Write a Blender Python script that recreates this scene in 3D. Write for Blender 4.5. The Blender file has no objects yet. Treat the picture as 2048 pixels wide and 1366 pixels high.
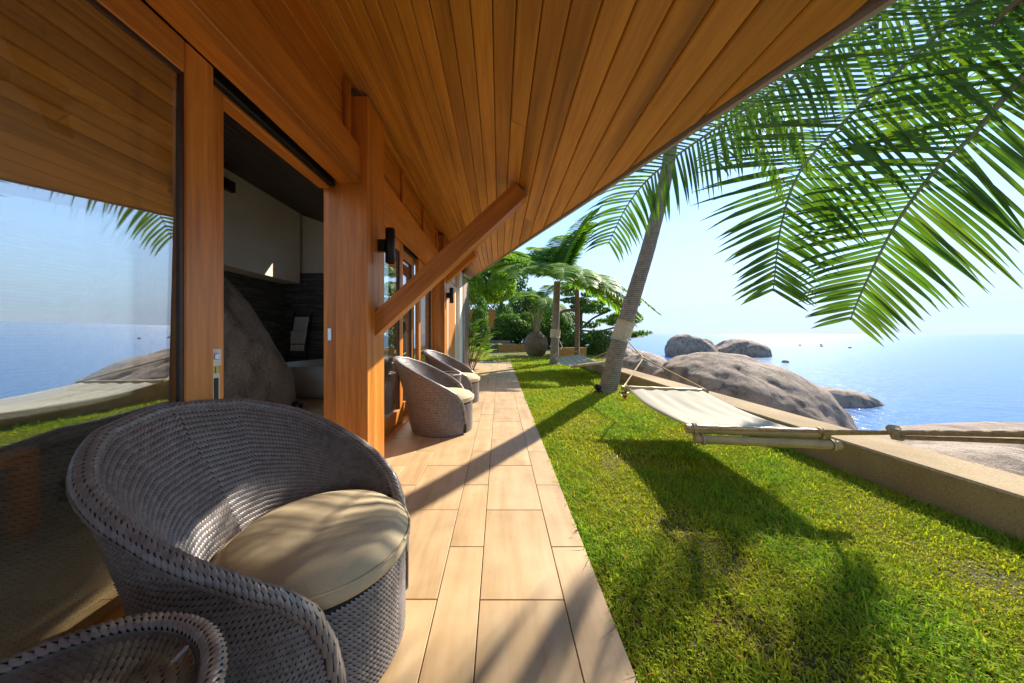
import bpy, bmesh, math, random
import numpy as np
from mathutils import Vector, Matrix, noise as mnoise
R = math.radians
random.seed(7); rng = np.random.default_rng(7)
scn = bpy.context.scene
col = scn.collection

# ---------------------------------------------------------------- camera
F, VX, VY = 640.0, 999.0, 668.0           # focal in px of a 2048 px frame, vanishing point
cd = bpy.data.cameras.new('camera'); cam = bpy.data.objects.new('camera', cd); col.objects.link(cam)
cam.location = (0, 0, 1.0); cam.rotation_euler = (R(90), 0, 0)
cd.sensor_width = 36; cd.lens = F / 2048 * 36
cd.shift_x = (1024 - VX) / 2048; cd.shift_y = -(683 - VY) / 2048
cd.clip_start = 0.02; cd.clip_end = 30000
scn.camera = cam
# ---------------------------------------------------------------- sky, sun, exposure
SUN = Vector((0.95, 1.05, 1.0)).normalized()
w = bpy.data.worlds.new('World'); scn.world = w; w.use_nodes = True
nt = w.node_tree; nt.nodes.clear()
N = nt.nodes.new; L = nt.links.new
out = N('ShaderNodeOutputWorld'); bg = N('ShaderNodeBackground'); sky = N('ShaderNodeTexSky')
sky.sky_type = 'NISHITA'; sky.sun_disc = False
sky.sun_elevation = math.asin(SUN.z); sky.sun_rotation = math.atan2(SUN.x, SUN.y)
sky.altitude = 0; sky.air_density = 1.0; sky.dust_density = 0.05; sky.ozone_density = 3.5
tc = N('ShaderNodeTexCoord'); mp = N('ShaderNodeMapping'); mp.inputs['Scale'].default_value = (1.2, 1.2, 5.0)
nz = N('ShaderNodeTexNoise'); nz.inputs['Scale'].default_value = 1.9; nz.inputs['Detail'].default_value = 9; nz.inputs['Roughness'].default_value = .6
rp = N('ShaderNodeValToRGB'); rp.color_ramp.elements[0].position = .47; rp.color_ramp.elements[1].position = .78
rp.color_ramp.elements[1].color = (.55, .55, .55, 1)
mx = N('ShaderNodeMix'); mx.data_type = 'RGBA'
L(tc.outputs['Generated'], mp.inputs['Vector']); L(mp.outputs['Vector'], nz.inputs['Vector']); L(nz.outputs['Fac'], rp.inputs['Fac'])
L(rp.outputs['Color'], mx.inputs['Factor']); L(sky.outputs['Color'], mx.inputs['A']); mx.inputs['B'].default_value = (3.6, 4.1, 4.8, 1)
sx = N('ShaderNodeSeparateXYZ'); L(tc.outputs['Generated'], sx.inputs[0])
hz = N('ShaderNodeMapRange'); hz.inputs['From Min'].default_value = -.02; hz.inputs['From Max'].default_value = .38; hz.inputs['To Min'].default_value = .93; hz.inputs['To Max'].default_value = 0; hz.interpolation_type = 'SMOOTHSTEP'
L(sx.outputs['Z'], hz.inputs['Value']); hm = N('ShaderNodeMix'); hm.data_type = 'RGBA'; L(hz.outputs[0], hm.inputs['Factor']); L(mx.outputs['Result'], hm.inputs['A']); hm.inputs['B'].default_value = (2.25, 3.0, 4.25, 1)
L(hm.outputs['Result'], bg.inputs['Color']); L(bg.outputs['Background'], out.inputs['Surface'])
bg.inputs['Strength'].default_value = 0.10
sd = bpy.data.lights.new('sun', 'SUN'); so = bpy.data.objects.new('sun', sd); col.objects.link(so)
sd.energy = 3.5; sd.angle = R(0.6); sd.color = (1, .93, .82)
so.rotation_euler = (-SUN).to_track_quat('-Z', 'Y').to_euler(); so.location = (20, 22, 21)
scn.view_settings.view_transform = 'Standard'; scn.view_settings.look = 'None'
scn.view_settings.exposure = 1.42; scn.view_settings.gamma = 1
scn.cycles.max_bounces = 8; scn.cycles.transparent_max_bounces = 16

# ---------------------------------------------------------------- helpers
def at(px, py, Y): return Vector(((px - VX) / F * Y, Y, 1 + (VY - py) / F * Y))
def tag(o, label=None, cat=None, group=None, kind=None):
    if label: o['label'] = label
    if cat: o['category'] = cat
    if group: o['group'] = group
    if kind: o['kind'] = kind
    return o
def empty(name, loc, rz=0, label=None, cat=None, group=None):
    o = bpy.data.objects.new(name, None); col.objects.link(o); o.location = loc; o.rotation_euler = (0, 0, rz)
    o.empty_display_size = .1
    return tag(o, label, cat, group)
def link(name, me, mat=None, parent=None, smooth=False):
    o = bpy.data.objects.new(name, me); col.objects.link(o)
    if mat and not me.materials: me.materials.append(mat)
    if parent: o.parent = parent
    if smooth: me.polygons.foreach_set('use_smooth', [True] * len(me.polygons))
    return o
def mesh(name, v, f, mat=None, parent=None, smooth=False):
    me = bpy.data.meshes.new(name); me.from_pydata([tuple(p) for p in v], [], f); me.update()
    return link(name, me, mat, parent, smooth)
def npmesh(name, V, quads, mat, parent=None, smooth=False, colors=None):
    me = bpy.data.meshes.new(name); V = np.asarray(V, dtype=np.float32); Q = np.asarray(quads, dtype=np.int32)
    k = Q.shape[1]
    me.vertices.add(len(V)); me.vertices.foreach_set('co', V.ravel())
    me.loops.add(Q.size); me.loops.foreach_set('vertex_index', Q.ravel())
    me.polygons.add(len(Q)); me.polygons.foreach_set('loop_start', np.arange(0, Q.size, k, dtype=np.int32))
    me.update(calc_edges=True); me.validate()
    if colors is not None:
        a = me.color_attributes.new('tint', 'FLOAT_COLOR', 'POINT'); a.data.foreach_set('color', np.asarray(colors, dtype=np.float32).ravel())
    return link(name, me, mat, parent, smooth)
def boxmesh(name, sx, sy, sz, bev=.004):
    bm = bmesh.new(); bmesh.ops.create_cube(bm, size=1)
    for v in bm.verts: v.co = Vector((v.co.x * sx, v.co.y * sy, v.co.z * sz))
    if bev: bmesh.ops.bevel(bm, geom=list(bm.edges), offset=min(bev, .3 * min(sx, sy, sz)), segments=1, affect='EDGES')
    me = bpy.data.meshes.new(name); bm.to_mesh(me); bm.free(); return me
def box(name, x0, x1, y0, y1, z0, z1, mat, parent=None, bev=.004):
    me = boxmesh(name, abs(x1 - x0), abs(y1 - y0), abs(z1 - z0), bev)
    o = link(name, me, mat, parent); o.location = ((x0 + x1) / 2, (y0 + y1) / 2, (z0 + z1) / 2)
    if parent and parent.type == 'EMPTY': o.location -= parent.location
    return o
def tubegeo(pts, rad, n=8, cap=True, V=None, Fc=None):
    V = [] if V is None else V; Fc = [] if Fc is None else Fc
    pts = [Vector(p) for p in pts]; base = len(V); up = Vector((0.13, .07, 1)).normalized()
    rs = rad if hasattr(rad, '__len__') else [rad] * len(pts)
    for i, p in enumerate(pts):
        d = (pts[min(i + 1, len(pts) - 1)] - pts[max(i - 1, 0)]).normalized()
        a = d.cross(up)
        if a.length < 1e-3: a = d.cross(Vector((1, 0, 0)))
        a.normalize(); b = a.cross(d)
        for k in range(n):
            t = 2 * math.pi * k / n
            V.append(p + (a * math.cos(t) + b * math.sin(t)) * rs[i])
    for i in range(len(pts) - 1):
        for k in range(n):
            A = base + i * n + k; B = base + i * n + (k + 1) % n
            Fc.append((A, B, B + n, A + n))
    if cap:
        Fc.append(tuple(base + k for k in range(n))); e = base + (len(pts) - 1) * n
        Fc.append(tuple(e + n - 1 - k for k in range(n)))
    return V, Fc
def tube(name, pts, rad, mat, parent=None, n=8, smooth=True):
    V, Fc = tubegeo(pts, rad, n); return mesh(name, V, Fc, mat, parent, smooth)
def lathe(name, prof, mat, parent=None, n=40, loc=(0, 0, 0)):
    V = []; Fc = []
    for r, z in prof:
        for k in range(n):
            t = 2 * math.pi * k / n; V.append((r * math.cos(t), r * math.sin(t), z))
    for i in range(len(prof) - 1):
        for k in range(n):
            a = i * n + k; b = i * n + (k + 1) % n; Fc.append((a, b, b + n, a + n))
    o = mesh(name, V, Fc, mat, parent, True); o.location = loc; return o
def catmull(P, m=8):
    P = [Vector(p) for p in P]; P = [2 * P[0] - P[1]] + P + [2 * P[-1] - P[-2]]; o = []
    for i in range(1, len(P) - 2):
        a, b, c, d = P[i - 1:i + 3]
        for j in range(m):
            t = j / m
            o.append(.5 * ((2 * b) + (c - a) * t + (2 * a - 5 * b + 4 * c - d) * t * t + (3 * b - a - 3 * c + d) * t ** 3))
    o.append(P[-2]); return o

# ---------------------------------------------------------------- materials
def newmat(name):
    m = bpy.data.materials.new(name); m.use_nodes = True; t = m.node_tree
    return m, t, t.nodes['Principled BSDF'], t.nodes.new, t.links.new
def ramp(t, stops):
    r = t.nodes.new('ShaderNodeValToRGB'); e = r.color_ramp.elements
    e[0].position, e[0].color = stops[0][0], (*stops[0][1], 1); e[1].position, e[1].color = stops[-1][0], (*stops[-1][1], 1)
    for p, c in stops[1:-1]:
        x = e.new(p); x.color = (*c, 1)
    return r
def coords(t, scale, rnd=True):
    n = t.nodes.new; tc = n('ShaderNodeTexCoord'); mp = n('ShaderNodeMapping'); mp.inputs['Scale'].default_value = scale
    if rnd:
        oi = n('ShaderNodeObjectInfo'); ad = n('ShaderNodeVectorMath'); ad.operation = 'ADD'
        mu = n('ShaderNodeMath'); mu.operation = 'MULTIPLY'; mu.inputs[1].default_value = 37.0
        t.links.new(oi.outputs['Random'], mu.inputs[0]); t.links.new(tc.outputs['Object'], ad.inputs[0]); t.links.new(mu.outputs[0], ad.inputs[1])
        t.links.new(ad.outputs[0], mp.inputs['Vector'])
    else: t.links.new(tc.outputs['Object'], mp.inputs['Vector'])
    return mp.outputs['Vector']
def noisen(t, vec, scale, detail=6, rough=.6):
    z = t.nodes.new('ShaderNodeTexNoise'); z.inputs['Scale'].default_value = scale; z.inputs['Detail'].default_value = detail; z.inputs['Roughness'].default_value = rough
    t.links.new(vec, z.inputs['Vector']); return z.outputs['Fac']
def bump(t, h, strength, dist, bsdf):
    b = t.nodes.new('ShaderNodeBump'); b.inputs['Strength'].default_value = strength; b.inputs['Distance'].default_value = dist
    t.links.new(h, b.inputs['Height']); t.links.new(b.outputs['Normal'], bsdf.inputs['Normal'])
def mult(t, a, b, fac=1.0):
    m = t.nodes.new('ShaderNodeMix'); m.data_type = 'RGBA'; m.blend_type = 'MULTIPLY'; m.inputs['Factor'].default_value = fac
    t.links.new(a, m.inputs['A']); t.links.new(b, m.inputs['B']); return m.outputs['Result']
def wood(name, axis, c0, c1, rough=.42, coat=.12):
    m, t, b, n, l = newmat(name)
    s = {'x': (1.2, 22, 22), 'y': (22, 1.2, 22), 'z': (22, 22, 1.2)}[axis]
    v = coords(t, s); f = noisen(t, v, 2.2, 8, .65)
    r = ramp(t, [(.3, c0), (.5, [(a + c) / 2 for a, c in zip(c0, c1)]), (.72, c1)]); l(f, r.inputs['Fac'])
    v2 = coords(t, tuple(q * .12 for q in s)); f2 = noisen(t, v2, 3, 4)
    r2 = ramp(t, [(.28, (.5, .44, .38)), (.5, (.95, .93, .9)), (.7, (1.1, 1.08, 1.05))]); l(f2, r2.inputs['Fac'])
    oi = n('ShaderNodeObjectInfo'); hs = n('ShaderNodeHueSaturation'); mr = n('ShaderNodeMapRange')
    mr.inputs['To Min'].default_value = .88; mr.inputs['To Max'].default_value = 1.14
    l(oi.outputs['Random'], mr.inputs['Value']); l(mr.outputs[0], hs.inputs['Value']); l(mult(t, r.outputs['Color'], r2.outputs['Color']), hs.inputs['Color'])
    l(hs.outputs['Color'], b.inputs['Base Color']); b.inputs['Roughness'].default_value = rough; b.inputs['Coat Weight'].default_value = coat
    b.inputs['Coat Roughness'].default_value = .3
    bump(t, f, .25, .003, b); return m
TEAK0, TEAK1 = (.46, .145, .014), (.74, .29, .038)
W = {a: wood('teak_' + a, a, TEAK0, TEAK1) for a in 'xyz'}
WS = wood('soffit_teak', 'y', (.52, .225, .022), (.74, .375, .055), .5, .05)
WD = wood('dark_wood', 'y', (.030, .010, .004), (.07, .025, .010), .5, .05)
def plain(name, c, rough=.6, metal=0, nscale=12, var=.15, bmp=0, spec=.5):
    m, t, b, n, l = newmat(name); v = coords(t, (1, 1, 1)); f = noisen(t, v, nscale)
    r = ramp(t, [(.3, [q * (1 - var) for q in c]), (.7, [min(1, q * (1 + var)) for q in c])]); l(f, r.inputs['Fac']); l(r.outputs['Color'], b.inputs['Base Color'])
    b.inputs['Roughness'].default_value = rough; b.inputs['Metallic'].default_value = metal; b.inputs['Specular IOR Level'].default_value = spec
    if bmp: bump(t, f, bmp, .01, b)
    return m
M = dict(
    black=plain('black_metal', (.012, .012, .012), .4, .3), steel=plain('steel', (.6, .6, .58), .3, 1), cream=plain('cream_plaster', (.84, .78, .60), .8, 0, 3, .05),
    white=plain('white_paint', (.78, .77, .72), .6), rope=plain('rope', (.50, .38, .20), .9, 0, 60, .3, .5), wrap=plain('cloth_wrap', (.55, .46, .31), .9, 0, 30, .2, .4),
    bamboo=plain('bamboo', (.50, .34, .14), .4, 0, 9, .25), cushion=plain('cushion_fabric', (.60, .47, .28), .85, 0, 180, .06, .06),
    strand=plain('resin_strand', (.23, .20, .19), .33, 0, 40, .25), under=plain('resin_under', (.018, .014, .013), .6),
    tub=plain('tub_terrazzo', (.52, .48, .40), .5, 0, 40, .12), towel=plain('towel', (.75, .74, .73), .9, 0, 60, .05, .3), fascia=plain('roof_edge', (.42, .38, .34), .7),
    roof=plain('roof_shingle', (.07, .05, .04), .8, 0, 10, .3, .4), soil=plain('soil', (.10, .065, .035), .95, 0, 20, .4, .6), ochre=plain('ochre_wall', (.45, .22, .05), .85, 0, 6, .15, .2),
    step=plain('step_stone', (.30, .25, .20), .85, 0, 8, .3, .5), curtain=plain('curtain', (.33, .34, .31), .9, 0, 30, .1), stem=plain('plant_stem', (.26, .20, .05), .6, 0, 10, .3),
    redstem=plain('red_stem', (.22, .07, .03), .6, 0, 10, .3), flower=plain('red_leaf', (.40, .05, .03), .6, 0, 10, .3), bark=plain('bark', (.16, .10, .06), .9, 0, 14, .35, .8))
def m_strand():
    m, t, b, n, l = newmat('resin_strand'); v = n('ShaderNodeTexCoord').outputs['Object']; wn = n('ShaderNodeTexWhiteNoise'); sn = n('ShaderNodeVectorMath'); sn.operation = 'SNAP'; sn.inputs[1].default_value = (.017, .017, .0158)
    l(v, sn.inputs[0]); l(sn.outputs[0], wn.inputs['Vector']); r = ramp(t, [(0, (.20, .165, .145)), (.5, (.245, .205, .18)), (1, (.29, .25, .22))]); l(wn.outputs['Value'], r.inputs['Fac']); l(r.outputs['Color'], b.inputs['Base Color']); b.inputs['Roughness'].default_value = .32; return m
M['strand'] = m_strand()
def m_tile():
    m, t, b, n, l = newmat('sandstone_tile'); v = coords(t, (9, 1.0, 9)); f = noisen(t, v, 1.6, 7, .6)
    r = ramp(t, [(.25, (.46, .285, .135)), (.5, (.57, .39, .20)), (.75, (.63, .46, .265))]); l(f, r.inputs['Fac'])
    f2 = noisen(t, coords(t, (1.3, 1.3, 1.3)), 2.5, 5); r2 = ramp(t, [(.3, (.84, .80, .74)), (.65, (1.06, 1.05, 1.05))]); l(f2, r2.inputs['Fac'])
    oi = n('ShaderNodeObjectInfo'); hs = n('ShaderNodeHueSaturation'); mr = n('ShaderNodeMapRange'); mr.inputs['To Min'].default_value = .92; mr.inputs['To Max'].default_value = 1.07
    l(oi.outputs['Random'], mr.inputs['Value']); l(mr.outputs[0], hs.inputs['Value']); l(mult(t, r.outputs['Color'], r2.outputs['Color']), hs.inputs['Color']); l(hs.outputs['Color'], b.inputs['Base Color'])
    b.inputs['Roughness'].default_value = .5; bump(t, f, .1, .002, b); return m
M['tile'] = m_tile()
def m_granite():
    m, t, b, n, l = newmat('granite'); v = coords(t, (1, 1, 1)); f1 = noisen(t, v, .9, 8, .62); f2 = noisen(t, v, 55, 3, .8)
    v3 = coords(t, (1.4, 1.4, .35)); f3 = noisen(t, v3, 2.0, 7, .7)
    r1 = ramp(t, [(.3, (.26, .185, .13)), (.5, (.41, .30, .215)), (.72, (.53, .41, .30))]); l(f1, r1.inputs['Fac'])
    r2 = ramp(t, [(.35, (.55, .53, .5)), (.6, (1.15, 1.13, 1.1))]); l(f2, r2.inputs['Fac'])
    r3 = ramp(t, [(.38, (.26, .24, .23)), (.52, (1, 1, 1))]); l(f3, r3.inputs['Fac'])
    l(mult(t, mult(t, r1.outputs['Color'], r2.outputs['Color'], .8), r3.outputs['Color'], .75), b.inputs['Base Color']); b.inputs['Roughness'].default_value = .85
    ad = n('ShaderNodeMath'); ad.operation = 'MULTIPLY_ADD'; ad.inputs[1].default_value = .25; l(f2, ad.inputs[0]); l(f3, ad.inputs[2]); bump(t, ad.outputs[0], .85, .09, b); return m
M['granite'] = m_granite()
def m_trunk():
    m, t, b, n, l = newmat('palm_trunk'); v = coords(t, (1, 1, 1)); wv = n('ShaderNodeTexWave'); wv.bands_direction = 'Z'; wv.inputs['Scale'].default_value = 9; wv.inputs['Distortion'].default_value = 4.5; wv.inputs['Detail'].default_value = 4
    l(v, wv.inputs['Vector']); f = noisen(t, v, 14, 6); r = ramp(t, [(.1, (.25, .195, .14)), (.5, (.32, .26, .19)), (.9, (.38, .31, .23))]); l(wv.outputs['Fac'], r.inputs['Fac'])
    r2 = ramp(t, [(.3, (.6, .6, .6)), (.7, (1.1, 1.1, 1.1))]); l(f, r2.inputs['Fac']); l(mult(t, r.outputs['Color'], r2.outputs['Color']), b.inputs['Base Color']); b.inputs['Roughness'].default_value = .9
    bump(t, wv.outputs['Fac'], .35, .012, b); return m
M['trunk'] = m_trunk()
def m_leaf(name, c0, c1, trans=.45, attr=False, rough=.5):
    m, t, b, n, l = newmat(name); f = noisen(t, coords(t, (1, 1, 1)), 7, 4); r = ramp(t, [(.3, c0), (.7, c1)]); l(f, r.inputs['Fac']); c = r.outputs['Color']
    if attr:
        a = n('ShaderNodeVertexColor'); a.layer_name = 'tint'; c = mult(t, c, a.outputs['Color'])
    l(c, b.inputs['Base Color']); b.inputs['Roughness'].default_value = rough; b.inputs['Specular IOR Level'].default_value = .3 if rough < .6 else .15
    tr = n('ShaderNodeBsdfTranslucent'); ms = n('ShaderNodeMixShader'); ms.inputs[0].default_value = trans
    g = n('ShaderNodeMix'); g.data_type = 'RGBA'; g.blend_type = 'MULTIPLY'; g.inputs['Factor'].default_value = 1; l(c, g.inputs['A']); g.inputs['B'].default_value = (1.25, 1.35, .5, 1)
    l(g.outputs['Result'], tr.inputs['Color']); l(b.outputs[0], ms.inputs[1]); l(tr.outputs[0], ms.inputs[2]); l(ms.outputs[0], t.nodes['Material Output'].inputs['Surface']); return m
M['palm'] = m_leaf('palm_leaf', (.06, .13, .016), (.105, .20, .028), .45, True)
M['palm2'] = m_leaf('young_palm_leaf', (.11, .23, .024), (.19, .33, .04), .5, True)
M['leaf'] = m_leaf('shrub_leaf', (.06, .14, .024), (.11, .21, .04), .42, True)
M['lime'] = m_leaf('lime_leaf', (.19, .33, .035), (.30, .46, .06), .55, True)
M['grass'] = m_leaf('grass_blade', (.31, .39, .03), (.45, .51, .055), .38, True, .7)
M['rachis'] = plain('leaf_stalk', (.26, .27, .08), .5, 0, 8, .2)
M['dry'] = plain('dry_leaf', (.16, .075, .03), .8, 0, 8, .3)
def m_ground():
    m, t, b, n, l = newmat('turf'); v = coords(t, (1, 1, 1), False); f = noisen(t, v, 1.6, 8, .65); g = noisen(t, v, 75, 6, .85)
    r = ramp(t, [(.33, (.20, .125, .05)), (.5, (.19, .16, .04)), (.7, (.15, .21, .03))]); l(f, r.inputs['Fac']); r2 = ramp(t, [(.35, (.2, .2, .18)), (.65, (1.5, 1.45, 1.2))]); l(g, r2.inputs['Fac'])
    l(mult(t, r.outputs['Color'], r2.outputs['Color']), b.inputs['Base Color']); b.inputs['Roughness'].default_value = .95; bump(t, g, 1.0, .04, b); return m
M['turf'] = m_ground()
def m_conc():
    m, t, b, n, l = newmat('washed_concrete'); v = coords(t, (1, 1, 1), False); f = noisen(t, v, 1.3, 7); g = noisen(t, v, 90, 2, .8)
    r = ramp(t, [(.3, (.23, .15, .06)), (.6, (.40, .28, .135)), (.8, (.46, .34, .19))]); l(f, r.inputs['Fac']); r2 = ramp(t, [(.33, (.75, .73, .7)), (.6, (1.08, 1.08, 1.08))]); l(g, r2.inputs['Fac'])
    l(mult(t, r.outputs['Color'], r2.outputs['Color']), b.inputs['Base Color']); b.inputs['Roughness'].default_value = .9; bump(t, g, .5, .006, b); return m
M['conc'] = m_conc()
def m_sea():
    m, t, b, n, l = newmat('sea_water'); v = coords(t, (1, 1, 1), False)
    b.inputs['Base Color'].default_value = (.03, .13, .34, 1); b.inputs['Roughness'].default_value = .18; b.inputs['IOR'].default_value = 1.33
    a = noisen(t, v, .55, 6, .62); c = noisen(t, v, 2.6, 4, .6); ad = n('ShaderNodeMath'); ad.operation = 'MULTIPLY_ADD'; ad.inputs[1].default_value = .35; l(c, ad.inputs[0]); l(a, ad.inputs[2]); bump(t, ad.outputs[0], .38, .3, b); return m
M['sea'] = m_sea()
def m_slate():
    m, t, b, n, l = newmat('slate_strips'); tc = n('ShaderNodeTexCoord'); sp = n('ShaderNodeSeparateXYZ'); l(tc.outputs['Object'], sp.inputs[0]); s = n('ShaderNodeMath'); l(sp.outputs['X'], s.inputs[0]); l(sp.outputs['Y'], s.inputs[1]); cb = n('ShaderNodeCombineXYZ'); l(s.outputs[0], cb.inputs['X']); l(sp.outputs['Z'], cb.inputs['Y'])
    br = n('ShaderNodeTexBrick'); l(cb.outputs[0], br.inputs['Vector']); br.inputs['Scale'].default_value = 1; br.inputs['Brick Width'].default_value = .32; br.inputs['Row Height'].default_value = .036; br.inputs['Mortar Size'].default_value = .003
    br.inputs['Color1'].default_value = (.09, .09, .082, 1); br.inputs['Color2'].default_value = (.24, .235, .20, 1); br.inputs['Mortar'].default_value = (.008, .008, .008, 1); br.inputs['Bias'].default_value = -.2
    l(br.outputs['Color'], b.inputs['Base Color']); b.inputs['Roughness'].default_value = .7; f = noisen(t, tc.outputs['Object'], 25); ad = n('ShaderNodeMath'); l(br.outputs['Fac'], ad.inputs[0]); ad.operation = 'MULTIPLY_ADD'; ad.inputs[1].default_value = -1; l(f, ad.inputs[2]); bump(t, ad.outputs[0], .8, .012, b); return m
M['slate'] = m_slate()
def schlick(n, l):      # same on both faces of a thin sheet
    lw = n('ShaderNodeLayerWeight'); lw.inputs['Blend'].default_value = .5; p = n('ShaderNodeMath'); p.operation = 'POWER'; p.inputs[1].default_value = 5; l(lw.outputs['Facing'], p.inputs[0])
    q = n('ShaderNodeMath'); q.operation = 'MULTIPLY_ADD'; q.inputs[1].default_value = .96; q.inputs[2].default_value = .04; l(p.outputs[0], q.inputs[0]); return q.outputs[0]
def m_glass():
    m, t, b, n, l = newmat('solar_glass'); o = t.nodes['Material Output']; tr = n('ShaderNodeBsdfTransparent'); tr.inputs['Color'].default_value = (.92, .93, .90, 1)
    gl = n('ShaderNodeBsdfGlossy'); gl.inputs['Roughness'].default_value = .004; gl.inputs['Color'].default_value = (.95, .97, 1, 1)
    fr = schlick(n, l); mr = n('ShaderNodeMapRange'); mr.inputs['To Min'].default_value = .27; mr.inputs['To Max'].default_value = 1
    ms = n('ShaderNodeMixShader'); l(fr, mr.inputs['Value']); l(mr.outputs[0], ms.inputs[0]); l(tr.outputs[0], ms.inputs[1]); l(gl.outputs[0], ms.inputs[2]); l(ms.outputs[0], o.inputs['Surface']); return m
M['glass'] = m_glass()
def m_hammock():
    m, t, b, n, l = newmat('hammock_canvas'); wv = n('ShaderNodeTexWave'); wv.bands_direction = 'X'; wv.inputs['Scale'].default_value = 2.2; wv.inputs['Distortion'].default_value = .0; l(coords(t, (1, 1, 1), False), wv.inputs['Vector'])
    r = ramp(t, [(.2, (.56, .51, .39)), (.8, (.65, .60, .47))]); l(wv.outputs['Fac'], r.inputs['Fac']); l(r.outputs['Color'], b.inputs['Base Color']); b.inputs['Roughness'].default_value = .9
    tr = n('ShaderNodeBsdfTranslucent'); l(r.outputs['Color'], tr.inputs['Color']); ms = n('ShaderNodeMixShader'); ms.inputs[0].default_value = .25; l(b.outputs[0], ms.inputs[1]); l(tr.outputs[0], ms.inputs[2]); l(ms.outputs[0], t.nodes['Material Output'].inputs['Surface']); return m
M['canvas'] = m_hammock()

mg, tt, bb, nn_, ll = newmat('table_glass'); o_ = tt.nodes['Material Output']; a_ = nn_('ShaderNodeBsdfTransparent'); a_.inputs[0].default_value = (.92, .95, .93, 1); g_ = nn_('ShaderNodeBsdfGlossy'); g_.inputs['Roughness'].default_value = .02
x_ = nn_('ShaderNodeMixShader'); ll(schlick(nn_, ll), x_.inputs[0]); ll(a_.outputs[0], x_.inputs[1]); ll(g_.outputs[0], x_.inputs[2]); ll(x_.outputs[0], o_.inputs['Surface']); M['glass2'] = mg
# ---------------------------------------------------------------- setting: sea, terrain, lawn, paving
SEA = -2.2
sea = mesh('sea', [(-9000, -3000, SEA), (14000, -3000, SEA), (14000, 14000, SEA), (-9000, 14000, SEA)], [(0, 1, 2, 3)], M['sea']); tag(sea, kind='structure')
def ground_z(x, y):
    s = max(0.0, x - 2.9 - max(0, y - 12) * .25)
    z = -.09 - .08 * s - .16 * s * s if s < 3.2 else -.09 - .256 - 1.638 - .9 * (s - 3.2)
    n = mnoise.fractal((x * .8, y * .8, 0), 1, 2, 4) * min(s, 1.5) * .3
    e = max(0, y - 24) * .2
    return max(-4, z + n - e * (1 if x > -2 else .2))
xs = [-40, -20, -8, -4, 0, .38] + [2.6 + .3 * i for i in range(34)]; ys = [-14, -8, -4] + [-2 + .5 * i for i in range(80)] + [45, 60]
V = [(x, y, ground_z(x, y)) for y in ys for x in xs]; nx = len(xs)
Fc = [(j * nx + i, j * nx + i + 1, (j + 1) * nx + i + 1, (j + 1) * nx + i) for j in range(len(ys) - 1) for i in range(nx - 1)]
tag(mesh('terrain', V, Fc, M['conc'], smooth=True), kind='structure')
V = []; Fc = []; gx = [.40 + .108 * i for i in range(21)]; gy = [-1.5 + .25 * i for i in range(56)]
for y in gy:
    for x in gx: V.append((x, y, -.024 + .004 * mnoise.noise((x * 2, y * 2, 3))))
Fc = [(j * 21 + i, j * 21 + i + 1, (j + 1) * 21 + i + 1, (j + 1) * 21 + i) for j in range(55) for i in range(20)]
lawn = mesh('lawn', V, Fc, M['turf'], smooth=True); tag(lawn, kind='structure')
far = mesh('far_lawn', [(-4, 12.12, -.03), (4.4, 12.12, -.03), (4.6, 24, .1), (-6, 24, .1)], [(0, 1, 2, 3)], M['turf']); tag(far, kind='structure')
pav = bpy.data.objects.new('terrace_paving', boxmesh('terrace_paving', 5.05, 12.9, .05, 0)); col.objects.link(pav); pav.data.materials.append(plain('tile_joint', (.26, .18, .10), .9))
pav.location = (-2.13, 5.6, -.047); tag(pav, kind='structure')
tl = {}
edges = [.40, .243, -.0745, -.235, -.5525, -.713, -1.03]
while edges[-1] > -4.55: edges.append(edges[-1] - (.16 if len(edges) % 2 == 1 else .3175))
for c in range(len(edges) - 1):
    x1, x0 = edges[c], edges[c + 1]; wd = round(x1 - x0, 3)
    off = 1.505 if c % 2 == 0 else 1.205
    for k in range(-4, 18):
        y0 = off + .615 * k
        if y0 > 11.6 or (x1 < -1.05 and y0 > 6.5): continue
        if wd not in tl: tl[wd] = boxmesh('tile', wd - .0035, .6115, .03, .0015); tl[wd].materials.append(M['tile'])
        o = link('tile', tl[wd], None, pav); o.location = Vector(((x0 + x1) / 2, y0 + .3075, -.015 + random.uniform(-.0012, .0012))) - pav.location

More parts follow.
